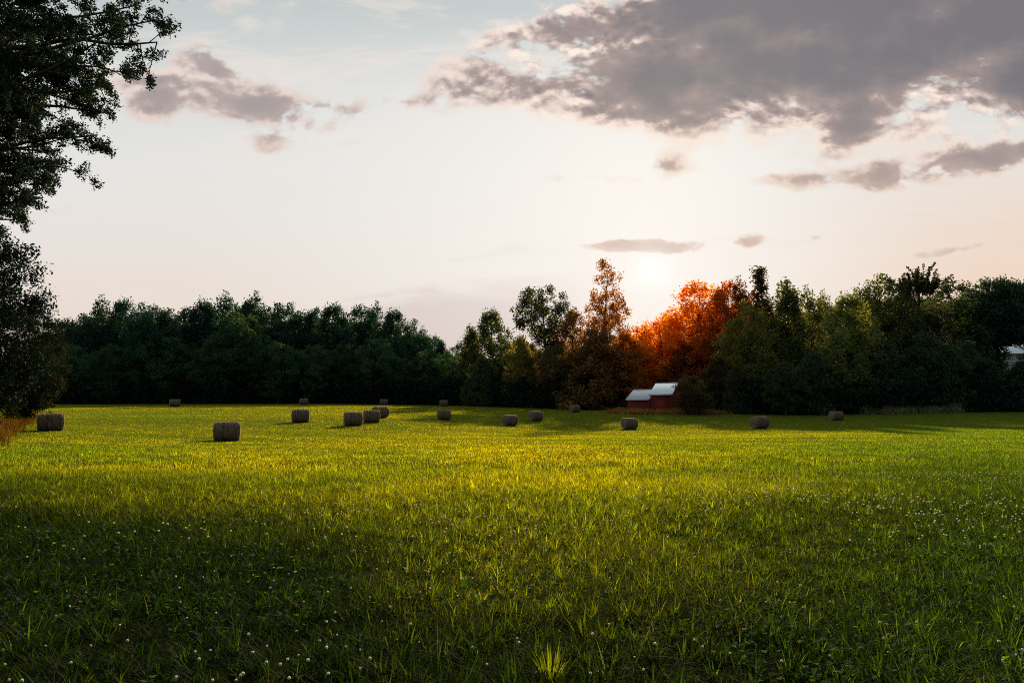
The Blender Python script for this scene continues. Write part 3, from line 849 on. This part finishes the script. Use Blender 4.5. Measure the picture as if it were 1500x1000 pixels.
def make_fan():
    r_ = np.random.default_rng(24)
    root = empty('pine_tree')
    mb = MB(); H = 26.0
    zz = np.linspace(0, H * .9, 10)
    mb.tube(np.stack([zz * 0, zz * 0, zz - .3], -1), .32 * (1 - zz / H) + .03, 8)
    cs = []
    for k in range(9):
        a = k * 2.4; ro = 2.6 * math.sqrt(k / 8)
        h0_ = np.array([0, 0, H * r_.uniform(.62, .70)])
        h1_ = np.array([math.cos(a) * ro, math.sin(a) * ro, H * (.84 - .035 * ro)])
        mb.tube([h0_, (h0_ + h1_) / 2 + [0, 0, -.5], h1_], [.10, .07, .05], 5)
        for m_ in range(7):
            f_ = r_.uniform(.55, 1.0)
            p0 = h0_ + (h1_ - h0_) * f_ + r_.normal(0, .25, 3)
            L_ = r_.uniform(1.6, 3.4)
            d = np.array([p0[0], p0[1], 0]) * r_.uniform(.15, .38) + r_.normal(0, .22, 3); d[2] = 1; d /= np.linalg.norm(d)
            tq = np.linspace(0, 1, 6)[:, None]
            cv = r_.normal(0, .25, 3) * tq ** 2
            path = p0 + d * L_ * tq + cv
            mb.tube(path, np.linspace(.045, .012, 6), 4)
            for u in np.linspace(.15, 1.0, 11):
                cs.append(p0 + d * L_ * u + cv[-1] * u * u + r_.normal(0, .13 * (1.2 - u * .6), (9, 3)))
    for k in range(40):
        zb = H * (.2 + .42 * r_.random()); a = r_.random() * 6.28; L_ = r_.uniform(1.5, 4.0)
        e = np.array([math.cos(a) * L_, math.sin(a) * L_, zb + .6])
        mb.tube([(0, 0, zb), e], [.05, .015], 4)
        cs.append(e + r_.normal(0, .7, (60, 3)))
    mb.build('trunk', M_bark, root, True)
    v, q = leaf_quads(np.concatenate(cs), .26, r_)
    link('crown', mesh_np('crown', v, [q]), M_leaf, root)
    return root
fan = make_fan()
high = make_tree('broadleaf_tree', 35, 23, 6.0, .52, P_round, 240, 80, .40, 1.2, .34, flat=.85, shell=.7)
plant('fan', 1343, 390, 114, 1.2, (.028, .032, .014), 'dark tree whose top fans out in spiky upright branches', proto=fan, ztop=26)
plant('mixed', 1318, 408, 118, .9, (.045, .060, .020), 'full green tree under the left edge of the spiky fan top')
plant('round', 1382, 411, 116, .95, (.032, .050, .022), 'dark round topped tree just right of the spiky fan top')
plant('oval', 1425, 430, 118, .9, (.024, .048, .026), 'lower dark tree in the dip between two higher dark crowns at the right')
plant('high', 1450, 408, 116, .92, (.022, .046, .027), 'high dark green tree right of the dip in the right hand wood', proto=high, ztop=23)
plant('high', 1494, 411, 112, 1.0, (.022, .048, .030), 'dark green tree at the right edge of the picture, overhanging the white building', proto=high, ztop=23)
plant('high', 1550, 405, 112, 1.0, (.022, .048, .030), 'dark green tree cut off by the right picture border', proto=high, ztop=23)
GR = 'lower dark trees along the front of the right hand wood'
LR = 'lower dark green tree at the field edge in front of the right hand wood'
for px, top, D in [(1190, 515, 108), (1300, 500, 108), (1345, 490, 108), (1385, 505, 107), (1420, 500, 108)]:
    plant('low', px, top, D, 1.1, (.030, .050, .024), LR, GR)
plant('low', 1453, 530, 106, 1.0, (.022, .044, .026), 'dark bush like tree just left of the white building')
plant('low', 1497, 519, 104, 1.3, (.022, .046, .027), 'dark bush like tree standing before the white building')
plant('low', 1045, 520, 118, .95, (.050, .034, .014), 'dark brown low tree just right of the red barn')
plant('low', 1080, 535, 112, .9, (.035, .040, .018), 'dark low tree between the red barn and the olive tree')
plant('mixed', 1016, 549, 110, 1.9, (.055, .040, .015), 'small dusky bush like tree touching the right end of the red barn')
# rear rank of the right hand and centre wood
GB = 'rear trees of the wood at the centre and right'
LB = 'dark rear tree showing only in gaps of the wood at the centre and right'
for px in list(range(700, 925, 36)) + list(range(970, 1560, 40)):
    topb = np.interp(px, [700, 800, 900, 960, 1040, 1200, 1300, 1550], [520, 500, 490, 480, 445, 450, 432, 430]) + rng.uniform(-3, 10)
    wr = max(0, 1 - abs(px - 990) / 110)  # redder leaf tint towards the sun imitates its glow
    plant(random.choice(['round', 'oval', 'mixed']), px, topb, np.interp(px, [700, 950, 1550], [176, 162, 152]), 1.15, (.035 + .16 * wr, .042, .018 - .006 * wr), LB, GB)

# dark brush under the trees along the wood's edge
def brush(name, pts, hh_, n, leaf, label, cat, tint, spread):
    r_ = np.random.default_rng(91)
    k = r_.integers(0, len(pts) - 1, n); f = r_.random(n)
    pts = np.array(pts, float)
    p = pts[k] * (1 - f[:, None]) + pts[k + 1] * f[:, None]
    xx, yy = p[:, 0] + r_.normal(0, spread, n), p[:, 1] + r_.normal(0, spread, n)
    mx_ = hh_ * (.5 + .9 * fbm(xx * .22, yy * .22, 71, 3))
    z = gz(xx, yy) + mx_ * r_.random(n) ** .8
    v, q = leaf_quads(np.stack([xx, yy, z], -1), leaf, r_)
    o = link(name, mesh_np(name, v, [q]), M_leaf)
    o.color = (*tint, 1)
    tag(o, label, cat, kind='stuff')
    return o
edge = [ground_pt(px, 597, D)[:2] for px, D in [(-60, 166), (100, 168), (300, 170), (500, 170), (680, 160), (740, 148), (800, 142), (860, 138), (905, 142)]]
edge0 = [ground_pt(px, 597, D)[:2] for px, D in [(-60, 205), (100, 207), (300, 208), (500, 208), (640, 205), (720, 185), (900, 178), (1000, 170)]]
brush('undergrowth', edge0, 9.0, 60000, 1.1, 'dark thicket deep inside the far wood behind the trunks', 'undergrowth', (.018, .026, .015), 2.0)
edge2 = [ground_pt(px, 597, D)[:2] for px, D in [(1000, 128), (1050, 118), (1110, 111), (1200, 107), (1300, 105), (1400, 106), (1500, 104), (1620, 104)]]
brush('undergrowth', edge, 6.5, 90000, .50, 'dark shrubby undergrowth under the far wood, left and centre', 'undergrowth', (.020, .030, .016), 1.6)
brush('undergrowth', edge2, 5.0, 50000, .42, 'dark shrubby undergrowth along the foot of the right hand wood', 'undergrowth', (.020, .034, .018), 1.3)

# ------------------------------------------------------------------ the close trees at the left
def make_cedar():
    r_ = np.random.default_rng(77)
    D0 = 14.0
    bx = -12.9
    zg = gz1(bx, D0)
    root = empty('cedar_tree', (bx, D0, zg))
    mb = MB(); H = 15.5
    zz = np.linspace(0, H, 16)
    wob = lambda z: np.stack([.18 * np.sin(z * .5), .15 * np.sin(z * .7 + 1), z - .2], -1)
    mb.tube(wob(zz), .27 * (1 - zz / (H * 1.05)) + .02, 10)
    tips = []
    def limb(e, zb, rad):
        e = np.array(e, float); s0 = wob(np.array([zb]))[0]; s0[2] = zb
        L_ = np.linalg.norm(e - s0)
        mid = (s0 + e) / 2 + np.array([0, 0, r_.uniform(-.10, .12) * L_]) + r_.normal(0, .05, 3) * L_
        tq = np.linspace(0, 1, 10)[:, None]
        path = s0 * (1 - tq) ** 2 + 2 * mid * tq * (1 - tq) + e * tq ** 2
        path[1:-1] += r_.normal(0, .035, (8, 3))
        mb.tube(path, np.linspace(rad, .012, 10), 6)
        main = (e - s0) / L_
        nb = int(4 + L_ * 2.3)
        for u in np.linspace(.22, 1.0, nb):
            i = u * 9; a = path[int(min(8, i))] + (path[int(min(8, i)) + 1] - path[int(min(8, i))]) * (i - int(min(8, i)))
            d = main * r_.uniform(.2, .9) + r_.normal(0, .62, 3); d[2] += .05; d /= np.linalg.norm(d)
            l2 = r_.uniform(.45, 1.15) * (1.15 - .5 * u)
            tq2 = np.linspace(0, 1, 5)[:, None]
            p2 = a + d * l2 * tq2 + np.array([0, 0, r_.uniform(-.25, .2)]) * l2 * tq2 ** 2
            mb.tube(p2, np.linspace(.014, .005, 5), 4)
            for w in range(int(3 + l2 * 5)):
                f = r_.uniform(.3, 1.0)
                b_ = a + d * l2 * f
                d3 = d * .5 + r_.normal(0, .6, 3); d3 /= np.linalg.norm(d3)
                l3 = r_.uniform(.12, .38)
                mb.tube([b_, b_ + d3 * l3], [.005, .0025], 3)
                tips.append((b_ + d3 * l3 * .75, d3))
    # limbs reaching over the field: (x px, y px) of the tip, depth offset
    reach = [(232, 30, .3), (236, 62, -.8), (205, 8, 1.2), (215, -30, -.4), (185, 105, .5), (150, 60, -1.6), (160, 128, -.2), (165, 165, .9), (158, 198, -.6), (130, 150, 1.7), (120, 92, 2.2), (100, 205, -1.4), (105, 245, .4), (85, 225, 1.6), (78, 290, .2), (60, 262, -1.1), (40, 300, 1.0), (35, 322, -.4),
             (60, 20, -2.4), (90, -40, -1.8), (160, -50, 1.5), (40, 120, -2.2), (25, 180, -2.0), (30, 235, 2.2), (70, 60, 2.9), (15, 70, 3.2), (60, 170, -1.0), (20, 260, 0)]
    for (px, py, dy) in reach:
        px -= 15 if py > 140 else 14 if py > 90 else 6
        e = np.array(ground_pt(px, py, D0 + dy)) - [bx, D0, zg]
        limb(e, max(2.5, e[2] - r_.uniform(-.6, 1.6)), .035 + .012 * r_.random() + .008 * np.hypot(e[0], e[1]))
    for k in range(14):          # the side away from the field
        a = r_.uniform(R(70), R(290)); zb = r_.uniform(3.5, 14.2)
        rr_ = 4.0 * (1 - (zb / 16) ** 3) * r_.uniform(.6, 1)
        limb((math.cos(a) * rr_, math.sin(a) * rr_, zb + r_.uniform(0, 1.0)), zb, .06)
    mb.build('trunk', M_bark, root, True)
    tp_ = np.array([t[0] for t in tips]); td = np.array([t[1] for t in tips])
    k = 72
    idx = np.repeat(np.arange(len(tp_)), k)
    c = tp_[idx] + td[idx] * r_.uniform(-.13, .10, (len(idx), 1)) + r_.normal(0, .042, (len(idx), 3))
    v, q = leaf_quads(c, .046, r_)
    cr = link('crown', mesh_np('crown', v, [q]), M_leaf, root)
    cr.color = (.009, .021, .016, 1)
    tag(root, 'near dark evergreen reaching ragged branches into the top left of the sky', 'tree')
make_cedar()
P_side = lambda h: max(.06, math.sin(math.pi * (h * .86 + .10)) ** .8)
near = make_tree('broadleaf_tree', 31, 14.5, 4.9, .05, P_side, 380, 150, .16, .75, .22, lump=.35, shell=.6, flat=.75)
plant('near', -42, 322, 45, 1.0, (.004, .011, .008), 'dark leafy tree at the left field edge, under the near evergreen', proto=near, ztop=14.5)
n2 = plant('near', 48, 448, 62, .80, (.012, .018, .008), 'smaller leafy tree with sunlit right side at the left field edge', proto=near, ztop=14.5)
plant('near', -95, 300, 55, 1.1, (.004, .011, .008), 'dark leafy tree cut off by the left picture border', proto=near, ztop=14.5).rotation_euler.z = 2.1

# dry brush at the left edge and dry grass along the wood
def dry(name, pts, n, h, w, tint, label, spread):
    r_ = np.random.default_rng(17)
    pts = np.array(pts, float)
    k = r_.integers(0, len(pts) - 1, n); f = r_.random(n)
    p = pts[k] * (1 - f[:, None]) + pts[k + 1] * f[:, None]
    xx, yy = p[:, 0] + r_.normal(0, spread, n), p[:, 1] + r_.normal(0, spread, n)
    hh_ = h * r_.uniform(.4, 1.2, n) * (.3 + 1.3 * fbm(xx * .6, yy * .6, 77, 3))
    tt_ = np.array(tint) * r_.uniform(.6, 1.35, (n, 1))
    v, q, t, c = blades(xx, yy, hh_, np.full(n, w), r_.random(n) * 6.28, r_.uniform(0, .4, n), r_.uniform(0, .5, n), tt_, seg=2)
    o = link(name, mesh_np(name, v, [q, t], False, c), M_blade)
    tag(o, label, 'dry grass', kind='stuff')
dry('dry_brush', [ground_pt(px, 612, D)[:2] for px, D in [(-70, 30), (-40, 36), (-8, 46), (22, 58), (36, 66)]], 5000, .8, .03, (.06, .028, .010), 'dry rusty orange weeds at the left edge of the field', .7)
dry('dry_grass', [ground_pt(px, 600, D)[:2] for px, D in [(895, 116), (940, 112), (1000, 111), (1060, 110)]], 7000, 1.0, .05, (.24, .13, .065), 'strip of dry brown grass in front of the red barn', .7)
dry('dry_grass', [ground_pt(px, 600, D)[:2] for px, D in [(1265, 104), (1320, 103), (1375, 103), (1405, 103)]], 6000, 1.25, .045, (.30, .27, .20), 'strip of pale dry grass at the foot of the right hand wood', .45)

# ------------------------------------------------------------------ barn
def make_barn():
    xx, yy, _ = ground_pt(953, 600, 118)
    root = empty('barn', (xx, yy, gz1(xx, yy) - .15), R(-28))
    w_l, w_r, dep = 4.1, 3.8, 8.4          # lean-to left, taller hall right; x along the eaves
    def shed(x0, x1, he, rise, roofmat, name_w, wallmat, yo):
        mb = MB()
        y0, y1 = yo, dep - yo
        ym = (y0 + y1) / 2
        v = [(x0, y0, 0), (x1, y0, 0), (x1, y1, 0), (x0, y1, 0), (x0, y0, he), (x1, y0, he), (x1, y1, he), (x0, y1, he), (x0, ym, he + rise), (x1, ym, he + rise)]
        mb.add(v, [(0, 1, 5, 4), (2, 3, 7, 6), (3, 0, 4, 7), (1, 2, 6, 5)], [(4, 8, 7), (5, 6, 9)])
        # upright battens
        for xb in np.arange(x0 + .2, x1, .3):
            mb.box((xb - .02, y0 - .025, .02), (xb + .02, y0 - .001, he - .06))
        for yb in np.arange(y0 + .2, y1, .3):
            t_ = he + rise * (1 - abs(yb - ym) / (ym - y0)) - .12
            mb.box((x1 + .001, yb - .02, .02), (x1 + .025, yb + .02, t_))
            mb.box((x0 - .025, yb - .02, .02), (x0 - .001, yb + .02, t_))
        mb.build(name_w, wallmat, root)
        # ribbed metal sheets, both slopes
        rb = MB()
        sl = rise / (ym - y0); ov = .35
        for sgn in (-1, 1):
            xs = np.arange(x0 - .18, x1 + .18, .1)
            hr = np.where(np.arange(len(xs)) % 3 == 0, .035, 0.0)
            yy0, z_e = (y0 - ov, he - sl * ov + .06) if sgn < 0 else (y1 + ov, he - sl * ov + .06)
            zt_ = he + rise + .06
            a = np.stack([xs, np.full(len(xs), yy0), z_e + hr], -1); b_ = np.stack([xs, np.full(len(xs), ym), zt_ + hr], -1)
            a2, b2_ = a - [0, 0, .03], b_ - [0, 0, .03]
            m_ = len(xs); i = np.arange(m_ - 1)
            qs = np.concatenate([np.stack([i, i + 1, m_ + i + 1, m_ + i], -1), np.stack([2 * m_ + i + 1, 2 * m_ + i, 3 * m_ + i, 3 * m_ + i + 1], -1), np.stack([2 * m_ + i, 2 * m_ + i + 1, i + 1, i], -1)])
            rb.add(np.concatenate([a, b_, a2, b2_]), qs)
        ro = rb.build('roof', roofmat, root)
        ro['label'] = 'grey metal roof' if roofmat is M_roof else 'bright white metal roof'
        tb = MB()
        ze = he - sl * ov
        tb.box((x0 - .2, y0 - ov - .06, ze - .16), (x1 + .02 if roofmat is M_roof else x1 + .2, y0 - ov - .012, ze + .085))
        tb.build('eave_trim', M_white, ro)
        cp = MB(); cp.box((x0 - .19, ym - .14, he + rise + .075), (x1 + .19, ym + .14, he + rise + .125)); cp.build('ridge_cap', roofmat, ro)
    shed(-w_l, -.15, 2.5, 1.65, M_roof, 'wall', M_redwall, 0.0)
    shed(0, w_r, 3.35, 1.9, M_roof2, 'wall', M_redwall, -.012)
    db = MB()
    db.box((1.1, -.075, .03), (2.7, -.045, 2.3)); db.box((1.02, -.095, 2.35), (2.9, -.05, 2.45))
    dr = db.build('door', M_redwall, root)
    hb_ = MB(); hb_.box((1.22, -.13, 1.1), (1.27, -.078, 1.35)); hb_.build('handle', M_dark, dr)
    tag(root, 'small red wooden barn with stepped grey and white metal roofs at the wood edge', 'barn')
make_barn()

# white building behind the trees at the right edge
def make_white_house():
    xx, yy, _ = ground_pt(1514, 590, 128)
    root = empty('farm_building', (xx, yy, gz1(xx, yy) - .2), R(-12))
    mb = MB(); w, d, he, ri = 5.0, 8.0, 10.6, 2.0
    v = [(-w, 0, 0), (w, 0, 0), (w, d, 0), (-w, d, 0), (-w, 0, he), (w, 0, he), (w, d, he), (-w, d, he), (-w, d / 2, he + ri), (w, d / 2, he + ri)]
    mb.add(v, [(0, 1, 5, 4), (2, 3, 7, 6), (3, 0, 4, 7), (1, 2, 6, 5)], [(4, 8, 7), (5, 6, 9)])
    for zb in np.arange(.3, he - .1, .28): mb.box((-w + .02, -.03, zb), (w - .02, -.001, zb + .22))
    mb.build('wall', M_white, root)
    rb = MB()
    for y_a, y_b in ((-.4, d / 2), (d + .4, d / 2)):
        za = he - .4 * ri / (d / 2) + .08
        rb.add([(-w - .3, y_a, za), (w + .3, y_a, za), (w + .3, y_b, he + ri + .08), (-w - .3, y_b, he + ri + .08), (-w - .3, y_a, za + .06), (w + .3, y_a, za + .06), (w + .3, y_b, he + ri + .14), (-w - .3, y_b, he + ri + .14)],
               [(0, 3, 2, 1), (4, 5, 6, 7), (0, 1, 5, 4), (1, 2, 6, 5), (3, 0, 4, 7)])
    rb.build('roof', M_roof2, root)
    tag(root, 'white building glimpsed through the leaves at the right edge of the wood', 'building')
make_white_house()
